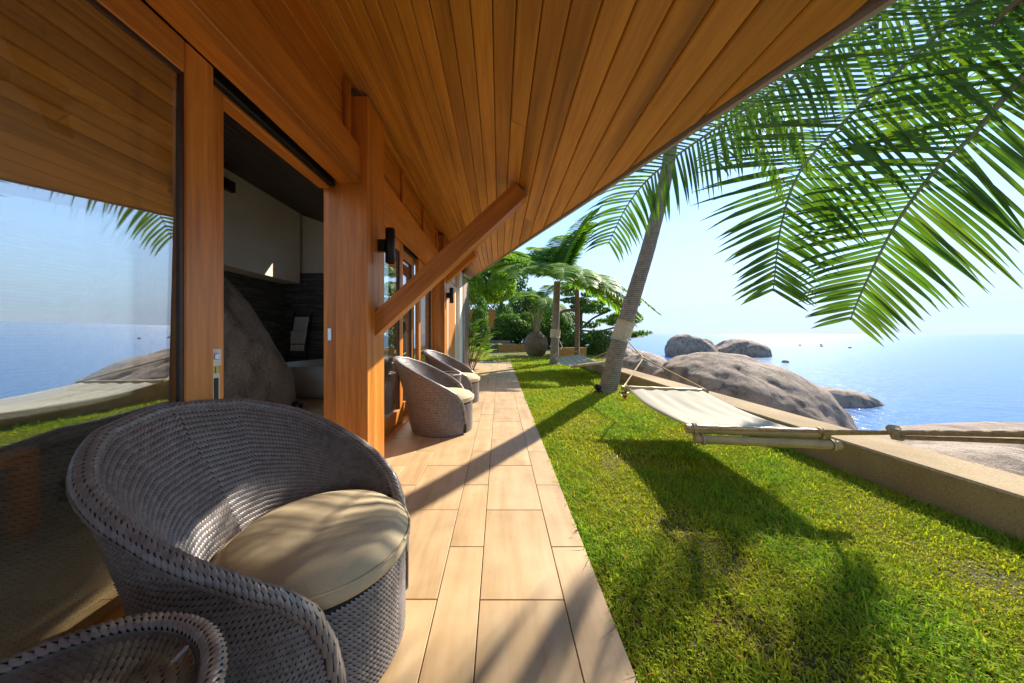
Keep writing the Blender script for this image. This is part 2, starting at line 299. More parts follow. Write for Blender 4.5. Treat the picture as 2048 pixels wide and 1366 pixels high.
# grass blades ------------------------------------------------------------------
def grass(name, n, y0, y1, hmin, hmax, wid, x0=.40, x1=2.56, patch=True):
    x = rng.uniform(x0, x1, n * 2); y = rng.uniform(y0, y1, n * 2)
    pn = np.array([mnoise.fractal((a * 1.7, b * 1.7, 5), 1, 2, 3) for a, b in zip(x, y)])
    keep = (pn + rng.uniform(-.5, .5, n * 2)) > -.75 if patch else np.ones(n * 2, bool)
    x, y, pn = x[keep][:n], y[keep][:n], pn[keep][:n]; n = len(x)
    a = rng.uniform(0, 6.283, n); h = rng.uniform(hmin, hmax, n) * (1 + .9 * (rng.random(n) < .06)) * np.clip(1 + pn * .5, .55, 1.4); lean = rng.uniform(.2, 1.1, n) * h; ww = wid * rng.uniform(.6, 1.4, n)
    dx, dy = np.cos(a), np.sin(a); z0 = -.026
    def P(t, s): return np.stack([x + dx * lean * t * t - dy * ww * s, y + dy * lean * t * t + dx * ww * s, z0 + h * (t - .25 * t * t)], 1)
    V = np.stack([P(0, -.4), P(0, .4), P(.55, .5), P(.55, -.5), P(1, .06), P(1, -.06)], 1).reshape(-1, 3)
    b = np.arange(n)[:, None] * 6; Q = np.concatenate([b + np.array([[0, 1, 2, 3]]), b + np.array([[3, 2, 4, 5]])], 1).reshape(-1, 4)
    yel = np.clip(.62 - pn * .8 + rng.normal(0, .25, n), 0, 1); br = rng.uniform(.65, 1.25, n); dead = rng.random(n) < .025
    c = np.stack([br * (.68 + .55 * yel), br * (.95 + .08 * yel), br * (.8 - .1 * yel), np.ones(n)], 1); c[dead] = np.array([1.9, 1.0, 1.3, 1])
    return npmesh(name, V, Q, M['grass'], None, False, np.repeat(c, 6, 0))
for nm, args in (('grass', (110000, .3, 2.6, .012, .034, .0044)), ('grass', (80000, 2.6, 6.0, .018, .04, .007)), ('grass', (45000, 6.0, 12.2, .02, .05, .012))):
    g = grass(nm, *args); tag(g, 'short green lawn grass beside the sandstone terrace', 'grass', kind='stuff')
g = grass('grass', 22000, 12.1, 20, .03, .07, .02, -3.5, 4.3); tag(g, 'lawn grass around the big jar beyond the terrace', 'grass', kind='stuff')
g = grass('grass', 1500, .2, 12, .02, .045, .006, .375, .45, False); tag(g, 'longer grass fringe along the paving edge', 'grass', kind='stuff')

# low retaining wall
wl = box('retaining_wall', 2.56, 2.94, -3, 11.5, -.9, .205, M['conc'], None, .012); tag(wl, 'low washed concrete retaining wall between lawn and rocky shore', 'wall')

# ---------------------------------------------------------------- house
H = empty('house', (-1.1, 2.4, 0), 0, 'timber beach house with deep sloping wooden eave and sliding glass doors', 'house')
HL = H.location
def hb(name, x0, x1, y0, y1, z0, z1, mat, parent=None, bev=.004):
    o = box(name, x0, x1, y0, y1, z0, z1, mat, None, bev); p = parent or H
    o.parent = p; q = p; off = Vector((0, 0, 0))
    while q: off += q.location; q = q.parent
    o.location -= off; return o
def sz(X): return 2.169 - .53 * X            # soffit height over X
# roof: soffit boards cut on the diagonal eave
def eaveX(Y): return .961 - .1945 * Y if Y > -4 else 1.74
def eaveY(X): return (.961 - X) / .1945
XR, YR0, YR1 = -6.5, -3.2, 9.6
SKX0, SKX1, SKY0, SKY1 = -4.4, -1.8, -2.7, 1.8        # opening added in the unseen roof to bring daylight into the room
def slab(V, Fc, poly, f0, f1):
    b = len(V); n = len(poly)
    V += [Vector((x, y, f0(x))) - HL for x, y in poly] + [Vector((x, y, f1(x))) - HL for x, y in poly]
    Fc += [tuple(b + n - 1 - i for i in range(n)), tuple(b + n + i for i in range(n))] + [(b + i, b + (i + 1) % n, b + n + (i + 1) % n, b + n + i) for i in range(n)]
V, Fc = [], []
for poly in ([(SKX1, YR0), (eaveX(YR0), YR0), (eaveX(YR1), YR1), (SKX1, YR1)], [(XR, YR0), (SKX0, YR0), (SKX0, 7.3), (XR, 7.3)], [(SKX0, YR0), (SKX1, YR0), (SKX1, SKY0), (SKX0, SKY0)], [(SKX0, SKY1), (SKX1, SKY1), (SKX1, 7.3), (SKX0, 7.3)]):  # rear slabs cut short out of view to let daylight reach the room
    slab(V, Fc, poly, lambda x: sz(x) + .034, lambda x: sz(x) + .16)
roof = mesh('roof', V, Fc, M['roof'], H)
e0, e1 = Vector((eaveX(YR0) + .012, YR0, 0)), Vector((eaveX(YR1) + .012, YR1, 0))
V = []
for e in (e0, e1):
    for dx, dz in ((0, -.006), (.02, -.006), (.02, .17), (0, .17)): V.append((e.x + dx - HL.x, e.y - HL.y, sz(e.x) + dz))
mesh('fascia', V, [(0, 1, 2, 3), (7, 6, 5, 4), (0, 4, 5, 1), (1, 5, 6, 2), (2, 6, 7, 3), (3, 7, 4, 0)], M['fascia'], roof)
def soffit_board(xa, xb, ya, yb):
    # board between xa<xb from ya to yb, its far end cut by the eave line
    g = .0018; xa += g; xb -= g
    def yend(x): return min(yb, eaveY(x) - .01)
    if yend(xb) <= ya + .05: return
    xs_ = [xa, xa + .004, xb - .004, xb]; V = []
    for j in (0, 1):
        for i, x in enumerate(xs_):
            y = ya if j == 0 else yend(x); V.append((x - HL.x, y - HL.y, sz(x) + (.004 if i in (0, 3) else 0)))
        for x in (xb, xa):
            y = ya if j == 0 else yend(x); V.append((x - HL.x, y - HL.y, sz(x) + .03))
    Fc = [(i, (i + 1) % 6, 6 + (i + 1) % 6, 6 + i) for i in range(6)] + [(5, 4, 3, 2, 1, 0), (6, 7, 8, 9, 10, 11)]
    o = mesh('board', V, Fc, WS, roof)
BW = .0845
for k in range(-14, 23):
    xa = -.026 + BW * (k - 12); xb = xa + BW
    if xa < -1.25: continue
    cuts = [-3.2] + sorted(random.sample([-1.2, .3, 1.1, 1.7, 2.9, 3.8, 4.6, 5.7, 6.6, 7.8], 1)) + [9.55]
    for a, b_ in zip(cuts[:-1], cuts[1:]): soffit_board(xa, xb, a + .002, b_ - .002)
# columns with braces
CY = [-.88, 2.2, 5.28]
brace_len = 1.42
for i, cy in enumerate(CY):
    hb('column', -1.13, -.907, cy, cy + .32, 0, sz(-.907) - .01, W['z'])
    if i == 1: hb('door_jamb', -1.222, -1.132, cy + .02, cy + .2, 0, 2.03, W['z'])
    if i == 0: continue
    xt = eaveX(cy + .19) - .36; p1 = Vector((xt, cy + .19, sz(xt) - .055)); p0 = Vector((-.93, cy + .19, p1.z - (xt + .93) * .93)); d = p1 - p0
    me = boxmesh('brace', d.length + .06, .12, .135, .004); o = link('brace', me, W['x'], H)
    o.location = (p0 + p1) / 2 - HL; o.rotation_euler = (0, -math.atan2(d.z, d.x), 0)
# header beams between columns, boards and battens above
for a, b_ in ((-3.2, -.88), (-.56, 2.198), (2.522, 5.278), (5.602, 9.1)):
    hb('header_beam', -1.10, -.952, a, b_, 2.03, 2.28, W['y'])
    hb('track_rail', -1.165, -1.13, a, b_, 2.012, 2.06, M['black']); hb('head_rail', -1.24, -1.168, a, b_, 2.0, 2.10, W['y'])
    for j in range(3):
        hb('cladding_board', -1.06, -1.022, a, b_, 2.283 + j * .148, 2.283 + j * .148 + .143, W['y'])
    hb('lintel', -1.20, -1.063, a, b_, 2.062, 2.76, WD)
for y in (-.35, .9, 2.08, 3.3, 4.2, 5.1): hb('batten', -1.02, -.995, y, y + .07, 2.285, sz(-1.0) - .03, W['z'])
# sliding doors
def leaf(y0, y1, xf, name='sliding_door', lock=False, tilt=0):
    d = empty(name, (0, 0, 0)); d.parent = H; d.location = Vector((xf, (y0 + y1) / 2, 0)) - HL
    T = .05
    hb('stile', xf - T, xf, y0, y0 + .112, .0, 2.028, W['z'], d); hb('stile', xf - T, xf, y1 - .112, y1, .0, 2.028, W['z'], d)
    hb('rail', xf - T, xf - .001, y0 + .112, y1 - .112, 1.915, 2.028, W['y'], d); hb('rail', xf - T, xf - .001, y0 + .112, y1 - .112, .0, .17, W['y'], d)
    for yy in (y0 + .112, y1 - .126): hb('glazing_bead', xf - .02, xf - .006, yy, yy + .014, .17, 1.915, WD, d, 0)
    hb('glazing_bead', xf - .02, xf - .006, y0 + .126, y1 - .126, 1.901, 1.915, WD, d, 0)
    p = hb('glass_pane', xf - .028, xf - .022, y0 + .10, y1 - .10, .16, 1.925, M['glass'], d, 0); p.rotation_euler = (0, R(tilt), 0)
    if lock:
        yk = y1 - .045
        for k, (zc, hh, ww) in enumerate(((.905, .07, .05), (.76, .16, .035))):
            o = hb('lock_plate' if k == 0 else 'pull_handle', xf + .0, xf + .005, yk - ww / 2, yk + ww / 2, zc - hh / 2, zc + hh / 2, M['white'] if k == 0 else M['steel'], d, .002)
        hb('key_cylinder', xf + .004, xf + .012, yk - .010, yk + .010, .895, .92, M['steel'], d, .003); hb('handle_recess', xf + .0045, xf + .0065, yk - .010, yk + .010, .70, .82, M['black'], d, 0)
        hb('number_plate', xf + .0, xf + .004, yk - .02, yk + .015, .835, .87, plain('label_yellow', (.6, .5, .12), .5), d, 0)
        tx = bpy.data.curves.new('number', 'FONT'); tx.body = '1'; tx.size = .035; tx.align_x = 'CENTER'; to = bpy.data.objects.new('number', tx); col.objects.link(to)
        dg = bpy.context.evaluated_depsgraph_get(); nm = bpy.data.meshes.new_from_object(to.evaluated_get(dg)); bpy.data.objects.remove(to); nm.materials.clear(); nm.materials.append(M['black'])
        o = link('number', nm, None, d); o.rotation_euler = (R(90), 0, R(90)); o.location = Vector((.0048, yk - .002 - (y0 + y1) / 2, .841))
    return d
leaf(.18, 1.233, -1.10, tilt=.75); leaf(.30, 1.355, -1.165, lock=True); leaf(-.88 + .32, .22, -1.165)
leaf(2.53, 3.65, -1.10); leaf(3.60, 4.37, -1.165); leaf(4.36, 5.27, -1.10)
hb('strike_plate', -1.19, -1.165, 2.214, 2.2195, .955, 1.04, M['steel'])
hb('threshold', -1.25, -1.05, -3, 5.28, -.03, .006, W['y'])
# room shell
hb('back_wall', -4.75, -4.6, -3, 7.0, -.1, 4.1, M['slate'], None, 0); hb('bulkhead', -4.598, -4.2, -3, 6.74, 2.06, 3.58, M['cream'], None, 0)
hb('end_wall', -4.6, -3.45, 6.83, 7.0, -.1, 2.3, M['slate'], None, 0); hb('end_wall_upper', -4.6, -3.45, 6.86, 7.02, 2.302, 4.2, M['cream'], None, 0)
ew = hb('added_end_window', -3.448, -3.36, 6.85, 6.95, 0, 3.3, W['z'])  # window added where the column hides it, to brighten the room
hb('frame', -1.30, -1.21, 6.85, 6.95, 0, 2.5, W['z'], ew); hb('frame', -2.38, -2.30, 6.85, 6.95, 0, 2.9, W['z'], ew); hb('frame', -3.358, -1.302, 6.855, 6.945, 0, .12, W['x'], ew)
for a_, b_ in ((-3.35, -2.39), (-2.29, -1.31)): hb('glass_pane', a_, b_, 6.895, 6.905, .12, 2.6, M['glass2'], ew, 0)
hb('front_wall', -1.30, -.96, 5.61, 7.1, 0, 2.02, M['cream'], None, 0); hb('door_recess', -1.1, -.955, 6.0, 6.9, 0, 2.0, W['z'])
hb('stone_pier', -1.5, -.86, 7.6, 9.1, -.1, 2.4, M['granite'], None, .02); hb('plaster_edge', -1.4, -.88, 7.1, 7.598, -.1, 2.45, M['cream'], None, .01)
cz = lambda x: 2.5 + 1.22 * (-1.19 - x) / 3.51
V, Fc = [], []
for poly in ([(SKX1, -3.1), (-1.19, -3.1), (-1.19, 6.9), (SKX1, 6.9)], [(-4.7, -3.1), (SKX0, -3.1), (SKX0, 6.9), (-4.7, 6.9)], [(SKX0, SKY1), (SKX1, SKY1), (SKX1, 6.9), (SKX0, 6.9)]): slab(V, Fc, poly, cz, lambda x: cz(x) + .04)
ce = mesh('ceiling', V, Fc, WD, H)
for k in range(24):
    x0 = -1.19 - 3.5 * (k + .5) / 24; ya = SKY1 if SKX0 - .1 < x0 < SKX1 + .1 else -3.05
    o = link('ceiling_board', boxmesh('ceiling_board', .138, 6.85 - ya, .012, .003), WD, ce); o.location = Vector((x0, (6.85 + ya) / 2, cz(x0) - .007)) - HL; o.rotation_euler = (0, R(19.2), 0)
hb('wall_rail', -4.2, -4.12, 3.9, 5.0, 3.2, 3.36, WD)
# wall lamps on columns
for i, cy in enumerate(CY[1:]):
    lp = empty('wall_lamp', (-.905, cy + .2, 1.66), 0, ['black tube wall lamp on the first timber column', 'black tube wall lamp on the column beyond the far armchair'][i], 'wall lamp', 'tube wall lamps on the columns')
    me = boxmesh('mount', .05, .05, .09, .004); o = link('mount', me, M['black'], lp); o.location = (.026, 0, 0)
    lathe('tube_shade', [(0, .13), (.032, .13), (.035, .125), (.035, -.125), (.030, -.13), (.028, -.10), (0, -.10)], M['black'], lp, 20, (.085, 0, 0))

# ---------------------------------------------------------------- interior things
def rock(name, c, s, seed, label, amp=.18, sub=5, rz=0, freq=1.1, group=None, flat=.0, shear=0):
    bm = bmesh.new(); bmesh.ops.create_icosphere(bm, subdivisions=sub, radius=1); o3 = Vector((seed * 13.1, seed * 7.7, seed * 3.3))
    for v in bm.verts:
        p = v.co.copy(); n = mnoise.fractal(p * freq + o3, 1, 2, 5) * amp + mnoise.fractal(p * freq * 4 + o3, 1, 2, 4) * amp * .16
        cr = abs(mnoise.noise(p * 1.6 + o3 * 2)); n -= max(0, .05 - cr) * .25
        q = p * (1 + n); q.x += shear * q.z; v.co = Vector((q.x * s[0], q.y * s[1], q.z * s[2]))
    me = bpy.data.meshes.new(name); bm.to_mesh(me); bm.free(); o = link(name, me, M['granite'], None, True); o.location = c; o.rotation_euler = (0, 0, rz)
    return tag(o, label, 'rock', group)
rock('boulder', (-3.95, 4.0, .3), (1.2, .8, 1.6), 3, 'rough brown boulder rising indoors beside the round bathtub', .14, 5, 0, 1.0, None, 0, -.25)
rock('boulder', (-3.2, 2.35, .0), (.75, .5, .34), 5, 'low dark boulder on the indoor floor behind the fixed glass panel', .14, 4)
lathe('bathtub', [(0, .08), (.60, .08), (.74, .14), (.80, .3), (.82, .50), (.86, .505), (.88, .50), (.86, .3), (.80, .1), (.74, 0), (0, 0)], M['tub'], None, 64, (-2.86, 5.65, .002))
tag(bpy.data.objects['bathtub'], 'round pale terrazzo bathtub standing in front of the dark stone wall', 'bathtub')
ld = empty('towel_ladder', (-4.15, 6.45, 0), 0, 'black ladder rack leaning on the dark stone wall behind the bathtub', 'towel rack')
for sx in (-.2, .2): tube('rail', [(sx, 0, 0), (sx * .9, .33, 1.45)], .016, M['black'], ld)
for k in range(5): z = .25 + k * .27; tube('rung', [(-.195, .33 * z / 1.45, z), (.195, .33 * z / 1.45, z)], .011, M['black'], ld)
def towel(x, z, h, wd, label):
    V = []; Fc = []; n = 14
    for j in range(9):
        for i in range(n):
            u = i / (n - 1); s = j / 8; V.append(((u - .5) * wd * (1 - .08 * s) - .04 * s, -.02 - .012 * math.sin(u * 17) * s - .03 * s, -h * s))
    Fc = [(j * n + i, j * n + i + 1, (j + 1) * n + i + 1, (j + 1) * n + i) for j in range(8) for i in range(n - 1)]
    o = mesh('towel', V, Fc, M['towel'], None, True); o.location = (x, 6.45 + .33 * z / 1.45 - .012, z); mo = o.modifiers.new('thick', 'SOLIDIFY'); mo.thickness = .012
    tag(o, label, 'towel', 'white towels on the ladder rack')
towel(-4.15, 1.36, .36, .30, 'white towel hung from the top rung of the black ladder'); towel(-4.17, 1.07, .42, .32, 'white towel hung lower on the black ladder rack')
def fan(loc, rz, label):
    f = empty('ceiling_fan', loc, rz, label, 'ceiling fan')
    lathe('motor', [(0, .09), (.06, .085), (.11, .04), (.12, -.03), (.07, -.08), (0, -.09)], WD, f, 24); tube('rod', [(0, 0, .08), (0, 0, .52)], .015, M['black'], f)
    for k in range(4):
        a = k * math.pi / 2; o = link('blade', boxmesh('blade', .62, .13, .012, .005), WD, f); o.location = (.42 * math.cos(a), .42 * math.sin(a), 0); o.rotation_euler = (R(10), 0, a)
fan((-3.0, 2.1, 2.62), R(48), 'dark wooden ceiling fan seen through the fixed glass panel')
def spot(loc, label):
    s = empty('spotlight', loc, 0, label, 'spotlight', 'black floor spotlights'); lathe('base', [(0, .012), (.06, .012), (.07, 0)], M['black'], s, 20)
    o = lathe('lamp_head', [(0, .06), (.045, .05), (.05, -.04), (.035, -.05), (0, -.045)], M['black'], s, 18, (0, 0, .075)); o.rotation_euler = (0, R(-60), 0); tube('bracket', [(0, 0, .01), (.02, 0, .07)], .012, M['black'], s)
spot((-2.60, 4.12, 0), 'small black spotlight on the floor at the foot of the indoor boulder'); spot((-2.62, 1.98, 0), 'small black spotlight on the floor behind the fixed glass panel')
bn = empty('low_bench', (-2.68, 1.30, 0), 0, 'low square framed wooden bench on the indoor floor', 'bench')
for sx in (-.3, .3):
    for sy in (-.3, .3): o = link('leg', boxmesh('leg', .07, .07, .36), W['z'], bn); o.location = (sx, sy, .18)
for sx in (-.3, .3): o = link('seat_rail', boxmesh('seat_rail', .07, .67, .07), W['y'], bn); o.location = (sx, 0, .395)
o = link('seat', boxmesh('seat', .53, .6, .05), WD, bn); o.location = (0, 0, .40)
V = []; Fc = []; n = 60
for j in range(6):
    for i in range(n): u = i / (n - 1); V.append((-1.36 + .035 * math.sin(u * 60) * (.6 + .4 * abs(j / 5 - .45)), 4.42 + .5 * u + (.18 * (1 - abs(j - 2) / 3) if False else 0), .03 + j * .39))
Fc = [(j * n + i, j * n + i + 1, (j + 1) * n + i + 1, (j + 1) * n + i) for j in range(5) for i in range(n - 1)]
tag(mesh('curtain', V, Fc, M['curtain'], None, True), 'grey pleated curtain hanging inside the glass beside the far column', 'curtain')

# ---------------------------------------------------------------- woven furniture
RIM = [(0, .745, .50), (25, .725, .49), (50, .655, .455), (75, .56, .40), (100, .47, .37), (117, .40, .358), (127, .33, .35), (133, .24, .345), (137, .12, .34), (139, .02, .335)]
def rim(phi):
    a = abs(math.degrees(phi))
    for (a0, z0, r0), (a1, z1, r1) in zip(RIM[:-1], RIM[1:]):
        if a <= a1: t = (a - a0) / (a1 - a0); t = t * t * (3 - 2 * t) if a0 == 0 else t; return z0 + (z1 - z0) * t, r0 + (r1 - r0) * t
    return RIM[-1][1], RIM[-1][2]
def polar(phi, r, z): return np.array((-r * math.cos(phi), r * math.sin(phi), z))
def outer(phi, z):
    zr, rr = rim(phi); t = min(1, z / max(zr, .02)); lo = .315 + .02 * min(1, z / .12)
    return polar(phi, lo + (rr - .335) * t ** 1.6, z)
def inner(phi, t):            # t 0 rim .. 1 seat
    zr, rr = rim(phi); zb = min(.27, zr - .015); rb = .20 + .075 * min(1, abs(phi) / 1.6)
    s = t; r = (rr - .028) + (rb - rr + .028) * (1 - (1 - s) ** 1.35); return polar(phi, r, zr + (zb - zr) * s)
def stitches(surf, rows, pitch, hrow, flip, V, Q, bul=.0075):
    """rows: list of (param, a0, a1, step in a); surf(a, param) -> point; every stitch is a small bulged slanted strand"""
    for p, a0, a1, da, dp in rows:
        n = max(1, int((a1 - a0) / da))
        for i in range(n):
            a = a0 + (i + .5) * da; sg = flip(a); b = len(V); c = surf(a, p)
            eu = surf(a + da * .5, p) - surf(a - da * .5, p); ev = surf(a, p + dp * .5) - surf(a, p - dp * .5); nn = np.cross(eu, ev); ln = np.linalg.norm(nn)
            if ln < 1e-9: continue
            nn = nn / ln * flip.side; jit = random.uniform(-.03, .03); bu = bul * random.uniform(.85, 1.12)
            for s in (-.82, 0, .82):
                for q in (-.5, 0, .5):
                    off = bu * (1 - (2 * q) ** 2 * .9) * (1 - .75 * abs(s) ** 2) - .0012 + .0012 * s
                    V.append(c + eu * (s * .80) + ev * (q * .84 + sg * s * .40 + jit) + nn * off)
            for i2 in range(2):
                for j2 in range(2): k = b + i2 * 3 + j2; Q.append((k, k + 1, k + 4, k + 3))
class Flip:
    def __init__(s, side): s.side = side
    def __call__(s, a): return 1 if a > 0 else -1
PM = R(138)
def grid(surf, A, P):
    V = [surf(a, p) for p in P for a in A]; n = len(A)
    return V, [(j * n + i, j * n + i + 1, (j + 1) * n + i + 1, (j + 1) * n + i) for j in range(len(P) - 1) for i in range(n - 1)]
def make_chair(label):
    t = empty('woven_armchair', (0, 0, 0), 0, label, 'armchair', 'woven tub armchairs on the terrace')
    A = np.linspace(-PM, PM, 120)
    V1, F1 = grid(lambda a, p: outer(a, p * rim(a)[0]), A, np.linspace(0, 1, 24)); V2, F2 = grid(lambda a, p: inner(a, p), A, np.linspace(0, 1, 16))
    o = len(V1); npmesh('shell', V1 + V2, F1 + [tuple(i + o for i in f) for f in F2], M['under'], t, True)
    V = []; Q = []; fo, fi = Flip(1), Flip(1)
    # orientation of normals: test against outward direction
    e = outer(.51, .3) - outer(.5, .3); g = outer(.5, .31) - outer(.5, .3); nrm = np.cross(e, g); fo.side = 1 if nrm.dot(polar(.5, 1, 0)) > 0 else -1
    e = inner(.51, .5) - inner(.5, .5); g = inner(.5, .52) - inner(.5, .5); nrm = np.cross(e, g); fi.side = 1 if nrm.dot(-polar(.5, 1, -.5)) > 0 else -1
    rows = []
    for k in range(46):
        z = .012 + k * .0158; aa = [a for a in np.linspace(-PM, PM, 900) if rim(a)[0] > z + .001]
        if len(aa) > 2: rows.append((z, aa[0], aa[-1], .0122 / .36, .0158))
    stitches(outer, rows, 0, 0, fo, V, Q)
    rows = []
    for k in range(30):
        p = (k + .5) / 30; aa = [a for a in A if rim(a)[0] - .36 > .10 * 0 and (rim(a)[0] - min(.27, rim(a)[0] - .015)) > .05]
        rows.append((p, aa[0], aa[-1], .0122 / (.44 - .13 * p), 1 / 30))
    stitches(inner, rows, 0, 0, fi, V, Q)
    drum = lambda a, z: np.array((.295 * math.cos(a) + .012, .295 * math.sin(a), z)); fd = Flip(1)
    stitches(drum, [(.012 + k * .0158, -1.25, 1.25, .0122 / .295, .0158) for k in range(18)], 0, 0, fd, V, Q)
    npmesh('weave', V, Q, M['strand'], t, True)['kind'] = 'stuff'
    lathe('seat_drum', [(.288, .0), (.288, .29), (.27, .295), (0, .295)], M['under'], t, 48, (.012, 0, 0))
    pts = [];
    for a in np.linspace(-R(139), R(139), 520):
        z, r = rim(a); pts.append(polar(a, r - .012, z))
    V = []; Fc = []; tubegeo(pts, .021, 10, True, V, Fc); ro = mesh('rolled_rim', V, Fc, M['under'], t, True)
    def rs(a, th):
        z, r = rim(a); z2, r2 = rim(a + .01); tg = polar(a + .01, r2, z2) - polar(a, r, z); tg /= np.linalg.norm(tg); ra = polar(a, 1, 0); ra = ra - tg * ra.dot(tg); ra /= np.linalg.norm(ra); up_ = np.cross(ra, tg); up_ *= 1 if up_[2] >= 0 else -1
        return polar(a, r - .012, z) + (ra * math.sin(th) + up_ * math.cos(th)) * .021
    V, Q = [], []; fr_ = Flip(1); e = rs(.51, .5) - rs(.5, .5); g = rs(.5, .6) - rs(.5, .5); fr_.side = 1 if np.cross(e, g)[2] > 0 else -1
    stitches(rs, [(th, -R(137), R(137), .0135 / .40, .78) for th in (-1.9, -1.15, -.4, .35, 1.1, 1.85)], 0, 0, fr_, V, Q, .005); npmesh('rim_weave', V, Q, M['strand'], ro, True)['kind'] = 'stuff'
    prof = [(0, .412), (.10, .410), (.18, .401), (.235, .382), (.268, .352), (.276, .328), (.268, .305), (.24, .297), (0, .297)]
    cu = lathe('cushion', prof, M['cushion'], t, 56, (.055, 0, 0)); tube('piping', [(.273 * math.cos(a) + 0, .273 * math.sin(a), .347) for a in np.linspace(0, 2 * math.pi, 60)], .004, M['cushion'], cu)
    return t
def copy_tree(o, parent=None):
    c = o.copy(); col.objects.link(c); c.parent = parent
    for ch in list(o.children): copy_tree(ch, c)
    return c
ch1 = make_chair('grey brown woven tub armchair beside the glass topped table with streaky frond shadows')
ch2 = copy_tree(ch1); ch3 = copy_tree(ch1)
ch1.location = (-.63, 1.04, 0); ch1.rotation_euler.z = R(-4); ch2.location = (-.60, 3.40, 0); ch2.rotation_euler.z = R(3); ch3.location = (-.62, 4.80, 0); ch3.rotation_euler.z = R(-3)
ch2['label'] = 'woven tub armchair just past the first timber column, before the small table'; ch3['label'] = 'woven tub armchair beyond the small table, beside the leafy potted plant'
def make_table(label):
    t = empty('woven_side_table', (0, 0, 0), 0, label, 'side table', 'woven drum side tables')
    rad = lambda z: .165 + .042 * (z / .48)
    side = lambda a, z: np.array((rad(z) * math.cos(a), rad(z) * math.sin(a), z)); V = []; Q = []
    lathe('core', [(.158, 0), (.198, .475), (0, .475)], M['under'], t, 40)
    stitches(side, [(.012 + k * .0158, -math.pi, math.pi, .0122 / .19, .0158) for k in range(29)], 0, 0, Flip(1), V, Q)
    top = lambda a, r: np.array((r * math.cos(a), r * math.sin(a), .478)); f = Flip(-1)
    stitches(top, [(.01 + k * .0158, -math.pi, math.pi, .0122 / (.012 + k * .0158), .0158) for k in range(12)], 0, 0, f, V, Q)
    npmesh('weave', V, Q, M['strand'], t, True)['kind'] = 'stuff'
    pts = [(.200 * math.cos(a), .200 * math.sin(a), .482) for a in np.linspace(0, 2 * math.pi, 321)]; V = []; Fc = []
    tubegeo(pts, .0145, 10, False, V, Fc); ro = mesh('rolled_rim', V, Fc, M['under'], t, True); V, Q = [], []
    tor = lambda a, th: np.array(((.2 + .0145 * math.sin(th)) * math.cos(a), (.2 + .0145 * math.sin(th)) * math.sin(a), .482 + .0145 * math.cos(th)))
    stitches(tor, [(th, -math.pi, math.pi, .0118 / .2, 1.0) for th in (-1.7, -.7, .3, 1.3, 2.3)], 0, 0, Flip(-1), V, Q, .006); npmesh('rim_weave', V, Q, M['strand'], ro, True)['kind'] = 'stuff'
    lathe('glass_top', [(0, .492), (.178, .492), (.181, .489), (.178, .486), (0, .486)], M['glass2'], t, 48); return t
tb1 = make_table('woven drum side table with inset glass top next to the shadow streaked armchair'); tb2 = copy_tree(tb1)
tb1.location = (-.60, .37, 0); tb2.location = (-.70, 4.10, 0); tb2['label'] = 'woven drum side table standing between the two far armchairs'

# ---------------------------------------------------------------- palms
def frond_geo(P, leaflen, n, droop, V, Q, C, wid=.034, spread=.9, seed=0, skip=.1, tone=1.0, nrm=None):
    rnd = random.Random(seed); pts = catmull(P, 10); m = len(pts) - 1
    cum = [0]
    for i in range(m): cum.append(cum[-1] + (pts[i + 1] - pts[i]).length)
    Lt = cum[-1]
    def S(s):
        d = s * Lt
        for i in range(m):
            if d <= cum[i + 1] or i == m - 1:
                t = (d - cum[i]) / max(1e-6, cum[i + 1] - cum[i]); return pts[i].lerp(pts[i + 1], t), (pts[i + 1] - pts[i]).normalized()
    for k in range(n):
        s = skip + (1 - skip) * (k + rnd.random() * .5) / n; p, d = S(min(s, .999))
        side = d.cross(Vector((0, 0, 1)))
        if side.length < .15: side = d.cross(Vector((.3, 1, 0)))
        if nrm: side = d.cross(Vector(nrm))
        side.normalize(); upv = side.cross(d).normalized()
        ll_ = leaflen * (.55 + .45 * math.sin(math.pi * min(1, .18 + s * .8))) * (1 - .45 * max(0, s - .75) / .25) * rnd.uniform(.85, 1.12)
        for sg in (-1, 1):
            fw = .30 + .42 * s; dr = (side * sg * spread + d * fw + upv * .12 + Vector((rnd.uniform(-.08, .08), rnd.uniform(-.08, .08), rnd.uniform(-.08, .08)))).normalized()
            q = p.copy(); b = len(V); seg = 5; br = tone * rnd.uniform(.65, 1.3); yl = rnd.random() ** 3 * .5; kink = rnd.random() < .2; kp = rnd.choice([2, 3])
            for i in range(seg + 1):
                t = i / seg; ww = wid * (.45 + .75 * math.sin(math.pi * min(1, .12 + t * .62))) * (1 - t ** 3 * .93); dn = dr.cross(upv if nrm else Vector((0, 0, 1)))
                if dn.length < .1: dn = d.copy()
                dn.normalize(); nv = dn.cross(dr).normalized()
                V += [q + dn * ww * .5 - nv * ww * .18, q + nv * ww * .12, q - dn * ww * .5 - nv * ww * .18]
                C += [(br * (1 + yl), br * (1 + .3 * yl), br * .9, 1)] * 3
                q = q + dr * (ll_ / seg); dr = (dr + Vector((0, 0, -1)) * droop * (.25 + t) * (2.2 if kink and i == kp else .62)).normalized()
            for i in range(seg):
                a = b + i * 3; Q += [(a, a + 1, a + 4, a + 3), (a + 1, a + 2, a + 5, a + 4)]
    return pts
def frond(parent, P, leaflen, n, droop, seed, mat, wid=.034, r0=.022, tone=1.0, skip=.1, spread=1.05, nrm=None):
    o0 = parent.location; P = [Vector(p) - o0 for p in P]; V, Q, C = [], [], []
    pts = frond_geo(P, leaflen, n, droop, V, Q, C, wid, spread, seed, skip, tone, nrm); fo = npmesh('frond', V, Q, mat, parent, False, C)
    tube('rachis', pts, [r0 * (1 - .85 * i / (len(pts) - 1)) for i in range(len(pts))], M['rachis'], fo, 6)
